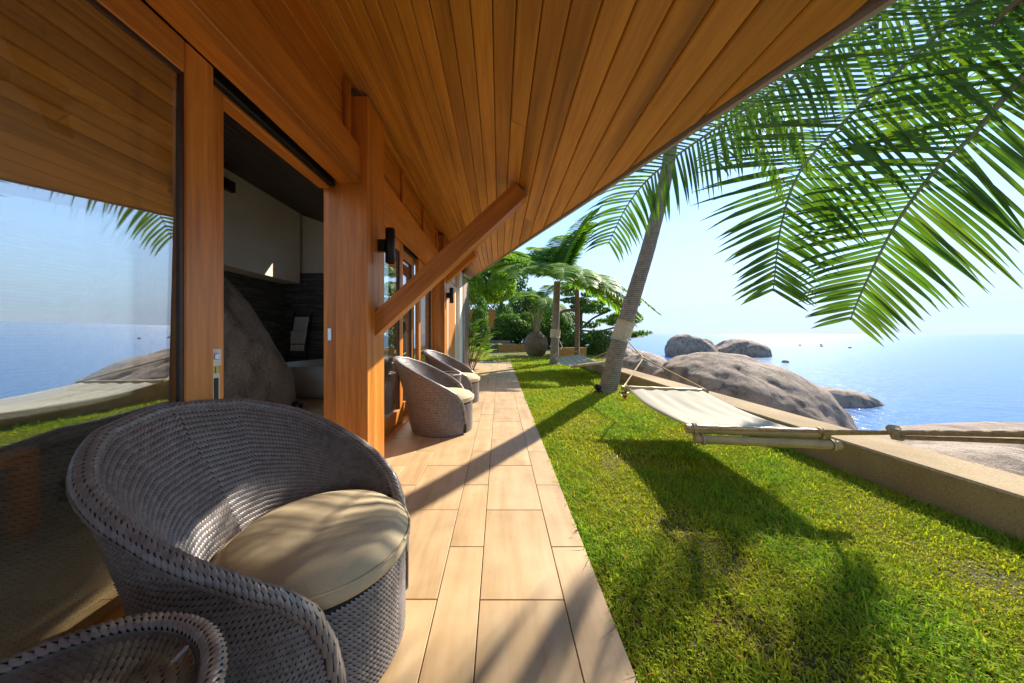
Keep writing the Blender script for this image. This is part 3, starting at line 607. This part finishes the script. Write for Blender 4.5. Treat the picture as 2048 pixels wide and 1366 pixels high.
def trunk(parent, P, r0, r1, m=10):
    pts = catmull([Vector(p) - parent.location for p in P], m); n = len(pts)
    rs = [(r0 + (r1 - r0) * (i / (n - 1)) ** .6) * (1 + .012 * (1 if i % 2 else -1)) * (1.25 if i == 0 else 1) for i in range(n)]
    return tube('trunk', pts, rs, M['trunk'], parent, 18)
def crown(parent, c, n, ln, leaflen, seed, mat, nl=46, wid=.034, el=(-.5, 1.2), tone=1.0, droopf=.8):
    rnd = random.Random(seed); c = Vector(c)
    for k in range(n):
        a = 2.4 * k + rnd.uniform(-.25, .25); e = el[0] + (el[1] - el[0]) * ((k * .618) % 1); L_ = ln * rnd.uniform(.85, 1.1)
        h = Vector((math.cos(a), math.sin(a), 0)); P = [c + h * .05]; d = (h * math.cos(e) + Vector((0, 0, math.sin(e)))); p = P[0]
        for i in range(5): p = p + d * L_ / 5; P.append(p); d = (d + Vector((0, 0, -droopf * (.25 + .13 * i)))).normalized()
        frond(parent, P, leaflen, nl, .42, seed * 100 + k, mat, wid, .02, tone)
# leaning palm by the hammocks
p1 = empty('leaning_palm', (1.93, 5.72, -.02), 0, 'grey leaning palm trunk with cloth wrap that both hammocks are tied to', 'palm tree')
trunk(p1, [(1.93, 5.72, -.03), (2.10, 5.72, .7), (2.40, 5.71, 1.7), (2.69, 5.70, 2.68), (3.0, 5.7, 4.0), (3.2, 5.7, 5.6)], .168, .10)
crown(p1, (3.2, 5.7, 5.6), 13, 2.9, .62, 3, M['palm'], 42, .038, (-.6, 1.2))
def wrapband(parent, a, b, r, name='cloth_wrap'):
    a, b = Vector(a) - parent.location, Vector(b) - parent.location; tube(name, [a.lerp(b, t) for t in (0, .2, .4, .6, .8, 1)], [r, r * 1.02, r * .99, r * 1.03, r, r * 1.01], M['wrap'], parent, 20)
wrapband(p1, (2.145, 5.72, .87), (2.26, 5.72, 1.22), .155)
# palm beside the camera that carries the hammock's other end; its fronds hang into view
p2 = empty('overhanging_palm', (1.27, -.3, -.02), 0, 'palm leaning over the lawn whose long fronds hang in front of the sky', 'palm tree')
c2 = Vector((3.9, 1.5, 3.65)); trunk(p2, [(1.27, -.3, -.03), (1.75, .0, .9), (2.6, .6, 2.0), (3.4, 1.15, 3.0), c2], .18, .11)
A_ = [c2, at(2250, -170, 1.75), at(1957, 0, 1.9), at(1842, 100, 2.0), at(1703, 229, 2.1), at(1603, 339, 2.15), at(1563, 448, 2.2), at(1546, 583, 2.2)]
B_ = [c2, at(2230, -40, 1.65), at(2048, 149, 1.75), at(1947, 269, 1.85), at(1867, 344, 1.9), at(1792, 448, 1.95), at(1733, 563, 2.0), at(1700, 640, 2.0)]
C_ = [c2, at(2020, -90, 2.3), at(1775, 30, 2.6), at(1525, 195, 2.9), at(1335, 325, 3.1), at(1262, 400, 3.2), at(1215, 490, 3.25)]
D_ = [c2, at(2200, -60, 2.1), at(2030, 30, 2.4), at(1900, 130, 2.7), at(1790, 260, 2.9)]
E_ = [c2, at(2060, -170, 2.7), at(1850, -60, 3.0), at(1650, 60, 3.3), at(1500, 200, 3.5), at(1430, 330, 3.5)]
G_ = [c2, at(2120, -150, 2.0), at(1900, -20, 2.35), at(1740, 90, 2.55), at(1600, 210, 2.7), at(1510, 350, 2.75)]
for i, (P, ln, n, dr) in enumerate(((A_, .74, 96, .12), (B_, .74, 96, .12), (C_, .80, 92, .42), (D_, .62, 44, .2), (E_, .76, 70, .42))): frond(p2, P, ln, n, dr, 50 + i, M['palm'], .0235, .022, 1.0, .12, 1.05, (-.15, -.85, .5))
for k, a in enumerate((.2, -.6, -1.4, 5.0 - 6.28, 1.0)): 
    h = Vector((math.cos(a), math.sin(a), 0)); frond(p2, [c2, c2 + h * .8 + Vector((0, 0, .5)), c2 + h * 1.8 + Vector((0, 0, .4)), c2 + h * 2.6 + Vector((0, 0, -.4))], .6, 50, .4, 80 + k, M['palm'])
dv = [at(2160, -90, 1.7) - p2.location, at(2048, -10, 1.75) - p2.location, at(1975, 62, 1.8) - p2.location]; tube('dry_leaf_sheath', catmull(dv, 6), [.05, .05, .045, .04, .04, .03, .025, .02, .015, .01, .008, .006, .003], M['dry'], p2, 6)
# palm standing on the far lawn
p3 = empty('lawn_palm', (1.82, 10.7, -.02), 0, 'bushy green palm on the lawn between the jar and the far hammock', 'palm tree')
trunk(p3, [(1.82, 10.7, -.03), (1.86, 10.7, 1.0), (1.93, 10.7, 2.75)], .16, .11); crown(p3, (1.94, 10.7, 2.85), 30, 3.0, .70, 11, M['palm2'], 84, .046, (-.3, 1.25), 1.25, .42)
wrapband(p3, (1.855, 10.7, .88), (1.875, 10.7, 1.16), .165)
# big jar with a palm planted in it
J = Vector((1.65, 14.5, 0))
jar = lathe('water_jar', [(.30, 0), (.42, .12), (.52, .38), (.54, .58), (.48, .82), (.34, .99), (.24, 1.05), (.25, 1.10), (.21, 1.10), (.20, 1.02), (0, .98)], plain('aged_clay', (.16, .105, .05), .7, 0, 4, .5, .4), None, 40, J)
tag(jar, 'big round aged clay jar holding palm stems on the far lawn', 'jar')
jp = empty('jar_palm', J + Vector((0, 0, .98)), 0, 'palm with yellow stalks growing out of the big clay jar', 'palm tree')
trunk(jp, [J + Vector((.05, 0, .98)), J + Vector((.14, 0, 1.7)), J + Vector((.38, 0, 2.6))], .12, .09, 6)
for k, (dx, dz) in enumerate(((-.28, 2.3), (-.05, 2.4))): tube('stalk', catmull([Vector((-.05, 0, 0)), Vector((dx * .6, 0, .8)), Vector((dx * 1.6, 0, dz - .98))], 5), .028, M['stem'], jp, 7)
crown(jp, J + Vector((.36, 0, 2.6)), 7, 1.9, .55, 21, M['palm2'], 50, .05, (-.5, 1.1), 1.1, .7)

# ---------------------------------------------------------------- hammocks
def rope(parent, P, r=.009, name='rope', m=6):
    P = [Vector(p) - parent.location for p in P]; pts = catmull(P, m) if len(P) > 2 else [P[0].lerp(P[1], i / 12) for i in range(13)]
    return tube(name, pts, r, M['rope'], parent, 6)
def hammock(name, fl, fr, nl, nr, label, sag, double):
    fl, fr, nl, nr = map(Vector, (fl, fr, nl, nr)); c = (fl + fr + nl + nr) / 4; h = empty(name, (c.x, c.y, 0), 0, label, 'hammock', 'canvas hammocks with bamboo bars'); o = h.location
    V = []; nu, nv = 17, 22; iu = .07
    for j in range(nv):
        t = j / (nv - 1); a = fl.lerp(nl, t); b = fr.lerp(nr, t)
        for i in range(nu):
            u = iu + (1 - 2 * iu) * i / (nu - 1); p = a.lerp(b, u) - Vector((0, 0, sag * math.sin(math.pi * t) * (.8 + .2 * math.sin(math.pi * u)))) - o; p.z += .007 * math.sin(u * 34 + t * 5) + .012 * mnoise.noise((u * 6, t * 2.5, 1)); V.append(p)
    Fc = [(j * nu + i, j * nu + i + 1, (j + 1) * nu + i + 1, (j + 1) * nu + i) for j in range(nv - 1) for i in range(nu - 1)]
    cl = mesh('canvas', V, Fc, M['canvas'], h, True); cl.modifiers.new('thick', 'SOLIDIFY').thickness = .006
    def bar(a, b, r):
        a, b = a - o, b - o; n = 28; rs = [r * (1.10 if i % 7 == 3 else (1.02 if i % 7 in (2, 4) else .98)) for i in range(n + 1)]
        bo = tube('bamboo_bar', [a.lerp(b, i / n) for i in range(n + 1)], rs, M['bamboo'], h, 14)
        for t in (.05, .94): tube('lashing', [a.lerp(b, t), a.lerp(b, t + .012), a.lerp(b, t + .025)], [r * 1.28, r * 1.35, r * 1.28], M['rope'], bo, 14)
    bar(fl, fr, .028); bar(nl, nr, .030)
    if double: dz = Vector((.03, -.045, -.055)); bar(nl + dz, nr + dz, .027)
    return h
hA = hammock('hammock', at(1243, 776, 3.47), at(1415, 783, 3.40), at(1372, 857, 2.14), at(1655, 868, 2.0), 'cream canvas hammock strung beside the retaining wall near the big boulder', .05, True)
apex = at(1287, 716, 4.35)
rope(hA, [apex, at(1248, 772, 3.47)]); rope(hA, [apex, at(1408, 778, 3.40)]); rope(hA, [apex, (2.17, 5.6, .96)], .010)
kn = Vector((1.51, 1.22, .624)); tie = Vector((1.36, -.16, 1.03))
rope(hA, [at(1376, 858, 2.10), kn], .0085); rope(hA, [at(1650, 868, 1.97), kn], .0085); rope(hA, [kn, tie], .010); rope(hA, [kn + Vector((.0, 0, -.018)), tie + Vector((.03, 0, -.03))], .008)
ko = hA.location; V = []; Fc = []
for k in range(3): tubegeo([kn - ko + Vector((.018 * math.cos(a + k), .016 * math.sin(a * 1 + k * 2), .018 * math.sin(a + k * 1.3))) for a in np.linspace(0, 6.28, 16)], .009, 6, True, V, Fc)
mesh('knot', V, Fc, M['rope'], hA, True)
hB = hammock('hammock', at(1103, 716, 8.5), at(1170, 710, 8.6), at(1143, 733, 6.5), at(1222, 723, 6.75), 'faded canvas hammock slung between the lawn palm and the leaning palm', .08, False)
ap = at(1125, 694, 9.6); rope(hB, [ap, (1.88, 10.6, .98)]); rope(hB, [ap, at(1104, 715, 8.5)]); rope(hB, [ap, at(1169, 709, 8.6)])
ap = at(1225, 700, 6.1); rope(hB, [ap, (2.15, 5.75, 1.0)]); rope(hB, [ap, at(1146, 732, 6.5)]); rope(hB, [ap, at(1220, 722, 6.75)])
# small red plant and black garden spots at the leaning palm's foot
def tuft(name, loc, n, ln, wid, mat, label, cat, seed, spread=.9, stalk=None, up=1.0):
    rnd = random.Random(seed); t = empty(name, loc, 0, label, cat); V, Q, C = [], [], []
    for k in range(n):
        a = rnd.uniform(0, 6.28); s = rnd.uniform(.3, 1) * spread; d = Vector((math.cos(a) * s, math.sin(a) * s, up)).normalized(); p = Vector((rnd.uniform(-.02, .02), rnd.uniform(-.02, .02), 0)); b = len(V); l_ = ln * rnd.uniform(.6, 1.1); br = rnd.uniform(.7, 1.3)
        for i in range(6):
            u = i / 5; sd_ = d.cross(Vector((0, 0, 1))).normalized(); wv_ = wid * math.sin(math.pi * (.1 + .88 * u)) ; V += [p + sd_ * wv_, p - sd_ * wv_]; C += [(br, br, br, 1)] * 2; p = p + d * l_ / 5; d = (d + Vector((0, 0, -.18))).normalized()
        for i in range(5): q = b + i * 2; Q.append((q, q + 1, q + 3, q + 2))
    npmesh('foliage', V, Q, mat, t, True, C); return t
tuft('bromeliad', at(1250, 797, 4.96) * 1 + Vector((0, 0, .0)), 14, .10, .012, M['flower'], 'tiny red bromeliad in the grass at the foot of the leaning palm', 'plant', 4)
spot((1.72, 5.6, -.01), 'black spotlight in the grass on the terrace side of the leaning palm'); spot((2.16, 5.5, -.01), 'black spotlight in the grass on the hammock side of the leaning palm')

# heliconia clump by the terrace end
hp = empty('heliconia', (-.92, 9.0, -.02), 0, 'broad leaved lime green plant on red stems at the terrace edge', 'plant'); rnd = random.Random(5); V, Q, C = [], [], []
for k in range(26):
    a = rnd.uniform(0, 6.28); s = rnd.uniform(.02, .28); h = rnd.uniform(.5, 1.35); b0 = Vector((math.cos(a) * s * .7, math.sin(a) * s * .7, 0)); tp = b0 + Vector((math.cos(a) * s * 1.2, math.sin(a) * s * 1.2, h))
    tube('stem', [b0, b0.lerp(tp, .5) + Vector((0, 0, .03)), tp], [.014, .011, .007], M['redstem'] if k % 3 else M['stem'], hp, 5)
    for j in range(2):
        a2 = a + rnd.uniform(-1.2, 1.2); d = Vector((math.cos(a2) * .8, math.sin(a2) * .8, .75)).normalized(); p = tp.copy() - Vector((0, 0, j * .18)); b = len(V); l_ = rnd.uniform(.4, .7); br = rnd.uniform(.7, 1.3)
        for i in range(8):
            u = i / 7; sd_ = d.cross(Vector((0, 0, 1))).normalized(); ww = .105 * math.sin(math.pi * (.04 + .95 * u)) ** .8; V += [p + sd_ * ww, p - Vector((0, 0, .012)), p - sd_ * ww]; C += [(br, br, br, 1)] * 3; p = p + d * l_ / 7; d = (d + Vector((0, 0, -.16))).normalized()
        for i in range(7): q = b + i * 3; Q += [(q, q + 1, q + 4, q + 3), (q + 1, q + 2, q + 5, q + 4)]
npmesh('foliage', V, Q, M['lime'], hp, True, C)

# ---------------------------------------------------------------- background planting
def leafcloud(parent, blobs, n, size, mat, seed, name='foliage', tone=1.0):
    r = np.random.default_rng(seed); tot = sum(b[3] * b[4] * b[5] for b in blobs); Vs = []; Cs = []
    for (x, y, z, a, b, c) in blobs:
        m = int(n * a * b * c / tot); d = r.normal(size=(m, 3)); d /= np.linalg.norm(d, axis=1)[:, None]; rad = r.uniform(.55, 1.05, m) ** .5
        P = d * rad[:, None] * np.array([a, b, c]) + np.array([x, y, z]); u = r.normal(size=(m, 3)); u /= np.linalg.norm(u, axis=1)[:, None]; w_ = np.cross(u, d + r.normal(size=(m, 3)) * .6); w_ /= np.linalg.norm(w_, axis=1)[:, None] + 1e-6
        s = size * r.uniform(.6, 1.4, m)[:, None]; Vs.append(np.stack([P - u * s, P + w_ * s * .45, P + u * s, P - w_ * s * .45], 1)); br = tone * r.uniform(.55, 1.45, m); Cs.append(np.repeat(np.stack([br * r.uniform(.8, 1.4, m), br, br * .9, np.ones(m)], 1)[:, None], 4, 1))
    V = np.concatenate(Vs).reshape(-1, 3); C = np.concatenate(Cs).reshape(-1, 4); Q = np.arange(len(V)).reshape(-1, 4)
    return npmesh(name, V - np.array(parent.location), Q, mat, parent, False, C)
def clump(blobs, spread, k, seed):
    r = random.Random(seed); o = []
    for b in blobs:
        for i in range(k):
            f = spread; o.append((b[0] + r.uniform(-f, f) * b[3], b[1] + r.uniform(-f, f) * b[4], b[2] + r.uniform(-f, f) * b[5], b[3] * r.uniform(.3, .5), b[4] * r.uniform(.3, .5), b[5] * r.uniform(.3, .5)))
    return o
def bush(name, loc, blobs, n, size, mat, label, seed, cat='shrub', stem=True, group=None, trunk_to=None):
    t = empty(name, loc, 0, label, cat, group); leafcloud(t, clump(blobs, .75, 9, seed), n, size, mat, seed)
    z = blobs[0][2] if trunk_to is None else trunk_to
    if stem: tube('trunk', catmull([Vector((0, 0, -.1)), Vector((.1, 0, z * .5)), Vector((blobs[0][0] - loc[0], blobs[0][1] - loc[1], z))], 4), .08 if cat == 'shrub' else .14, M['bark'], t, 8)
    return t
bush('hedge_shrub', (-1.6, 19, 0), [(-1.6, 19, 1.6, 1.1, 1.0, 2.4)], 11000, .075, M['leaf'], 'tall dark clipped shrub beyond the stone end of the house', 1)
bush('shrub', (1.0, 22, 0), [(.8, 22, 1.0, 2.0, 1.4, 1.9)], 14000, .085, M['leaf'], 'dense dark green shrub behind the clay jar', 2)
bush('shrub', (3.4, 21, 0), [(3.4, 21, 1.0, 2.2, 1.5, 2.3)], 15000, .085, M['leaf'], 'dark glossy shrub behind the lawn palm trunk', 3)
bush('shrub', (4.6, 15.5, -.3), [(4.3, 15.5, .2, 1.1, 1.2, .9)], 7000, .07, M['leaf'], 'low green shrub by the far end of the retaining wall', 6)
bush('lime_tree', (-1.2, 25, 0), [(-1.0, 25, 5.2, 2.6, 2.2, 2.3)], 15000, .11, M['lime'], 'bright yellow green tree rising behind the clipped shrub', 4, 'tree')
bush('garden_tree', (.0, 31, 0), [(.2, 31, 5.0, 4.0, 2.5, 3.8), (4.0, 31, 3.2, 3.0, 2.2, 3.0)], 22000, .13, M['leaf'], 'broad leafy tree filling the garden background behind the palm', 5, 'tree')
st = empty('seaside_tree', (4.2, 17.2, -.3), 0, 'spreading seaside tree with layered leaves above the shore boulders', 'tree')
leafcloud(st, clump([(5.2, 17.2, 2.6, 1.7, 1.2, .5), (6.0, 17, 1.8, 1.6, 1.1, .4), (4.6, 17.3, 3.4, 1.4, 1.0, .45), (6.6, 17, 1.0, 1.0, .8, .3)], .95, 9, 9), 9000, .085, M['leaf'], 9)
tube('trunk', catmull([(0, 0, -.3), (.1, 0, 1.4), (.2, 0, 2.7), (.5, 0, 3.6)], 4), [.16, .15, .15, .14, .14, .13, .12, .11, .1, .09, .08, .07, .06], M['bark'], st, 10)
for q in ((1.6, 0, 2.5), (2.2, 0, 1.7), (-.9, 0, 2.9)): tube('limb', catmull([(.12, 0, 1.5), (q[0] * .5, 0, q[2] * .85), q], 4), .05, M['bark'], st, 7)
pt = empty('timber_post', (3.0, 12.4, -.05), 0, 'straight brown wooden post behind the far hammock', 'post'); tube('post', [(0, 0, 0), (.01, 0, 1.3), (.0, 0, 2.9)], [.10, .09, .085], M['bark'], pt, 12); tube('crossarm', [(0, 0, 2.0), (-.5, 0, 1.95), (-.85, 0, 1.75)], .06, M['bark'], pt, 8)
# garden walls and steps
gw = empty('planter_wall', (.9, 18.2, 0), 0, 'low ochre planter wall edging the stone steps', 'wall'); 
for a in ((0, 0, 1.9, .18), (-.9, 1.0, .18, 1.9)): o = link('wall_segment', boxmesh('wall_segment', a[2], a[3], .42, .01), M['ochre'], gw); o.location = (a[0], a[1], .2)
w2 = box('garden_wall', 2.3, 3.7, 13.6, 13.85, -.3, .42, M['ochre'], None, .015); tag(w2, 'short ochre wall lit by sun beside the lawn palm', 'wall')
w3 = box('ochre_house_wall', -2.6, -.1, 26, 26.3, 0, 3.0, M['ochre'], None, .02); tag(w3, 'ochre building wall glimpsed behind the garden shrubs', 'wall')
sp_ = empty('stone_steps', (.4, 20, 0), 0, 'grey stone steps climbing behind the planter wall', 'steps')
for k in range(5): o = link('step', boxmesh('step', 2.0 - .2 * k, .5, .2, .015), M['step'], sp_); o.location = (-.25 * k, .45 * k, .1 + .19 * k)
for k, (x, h, wd) in enumerate(((-1.1, 1.2, .35), (-.75, 1.5, .3), (-.45, 1.0, .35), (-1.5, 1.7, .35))): tag(box('upright_stone', x - wd / 2, x + wd / 2, 20.6 + .2 * k, 20.9 + .2 * k, -.05, h, M['step'], None, .04), ['short upright stone beside the garden steps', 'taller upright stone beside the garden steps', 'lowest upright stone next to the steps', 'tallest upright stone under the clipped shrub'][k], 'stone', 'upright stones by the steps')

# ---------------------------------------------------------------- shore boulders
rock('boulder', (6.45, 8.6, -1.2), (2.15, 2.3, 1.66), 11, 'huge smooth granite boulder just beyond the retaining wall', .10, 6, R(-18), .9, None, 0, -.28)
rock('boulder', (6.6, 3.9, -1.1), (2.5, 1.5, .92), 12, 'flat pale granite slab below the knotted hammock rope', .10, 5, R(12), .9)
rock('boulder', (4.6, 3.1, -.62), (1.3, .8, .52), 19, 'low pale rock tucked against the retaining wall under the rope', .10, 5, R(20), .9)
rock('boulder', (16.0, 15.0, -2.35), (1.9, 1.1, .85), 13, 'low dark rock breaking the water to the right of the huge boulder', .14, 5, R(8), 1.0, None, 0, -.4)
rock('sea_rock', (28.2, 47.0, -2.2), (3.4, 3.0, 3.0), 14, 'tall wedge shaped rock standing in the sea', .13, 5, 0, .9, 'rocks standing in the sea', 0, -.35)
rock('sea_rock', (35.6, 47.5, -2.3), (4.0, 3.2, 2.75), 15, 'broad humped rock in the sea beside the wedge shaped one', .14, 5, 0, 1.0, 'rocks standing in the sea', 0, .1)
rock('sea_rock', (32.2, 51, -2.2), (1.8, 2.0, 2.5), 16, 'small round rock wedged between the two big sea rocks', .12, 4, 0, 1.0, 'rocks standing in the sea')
rock('shore_rock', (5.6, 12.6, -.95), (1.05, 1.3, 1.25), 17, 'upright grey boulder behind the leaning palm rope', .12, 5, 0, 1.0)
rock('shore_rock', (10.2, 22, -1.7), (2.0, 2.0, 1.55), 18, 'sloping brown boulder at the water edge behind the leaning palm', .14, 5, 0, 1.0, None, 0, -.3)
rock('shore_rock', (6.9, 20, -.9), (2.0, 1.6, 1.35), 20, 'pale jumbled boulder under the seaside tree', .2, 5, 0, 1.2)
rock('shore_rock', (6.6, 11.2, -1.5), (1.0, 1.0, .85), 21, 'small rounded boulder between the huge boulder and the wall', .15, 4, 0, 1.2)
rock('shore_rock', (9.0, 25.5, -1.3), (1.4, 1.6, 1.5), 22, 'grey boulder peeking out behind the leaning palm wrap', .15, 4, 0, 1.2)
rock('headland', (130, 330, -3), (16, 8, 4.2), 23, 'distant low dark headland on the horizon', .25, 4, 0, 1.5)
for k, (x_, y_) in enumerate(((1600, 691), (1642, 690), (1643, 693), (1700, 696), (1571, 725))):
    Y = 3.2 * F / (y_ - VY); p = at(x_, y_, Y); o = rock('buoy_rock', (p.x, Y, SEA), (.35, .3, .3), 30 + k, 'tiny dark rock poking out of the open water', .2, 2, 0, 1, 'tiny rocks in open water')
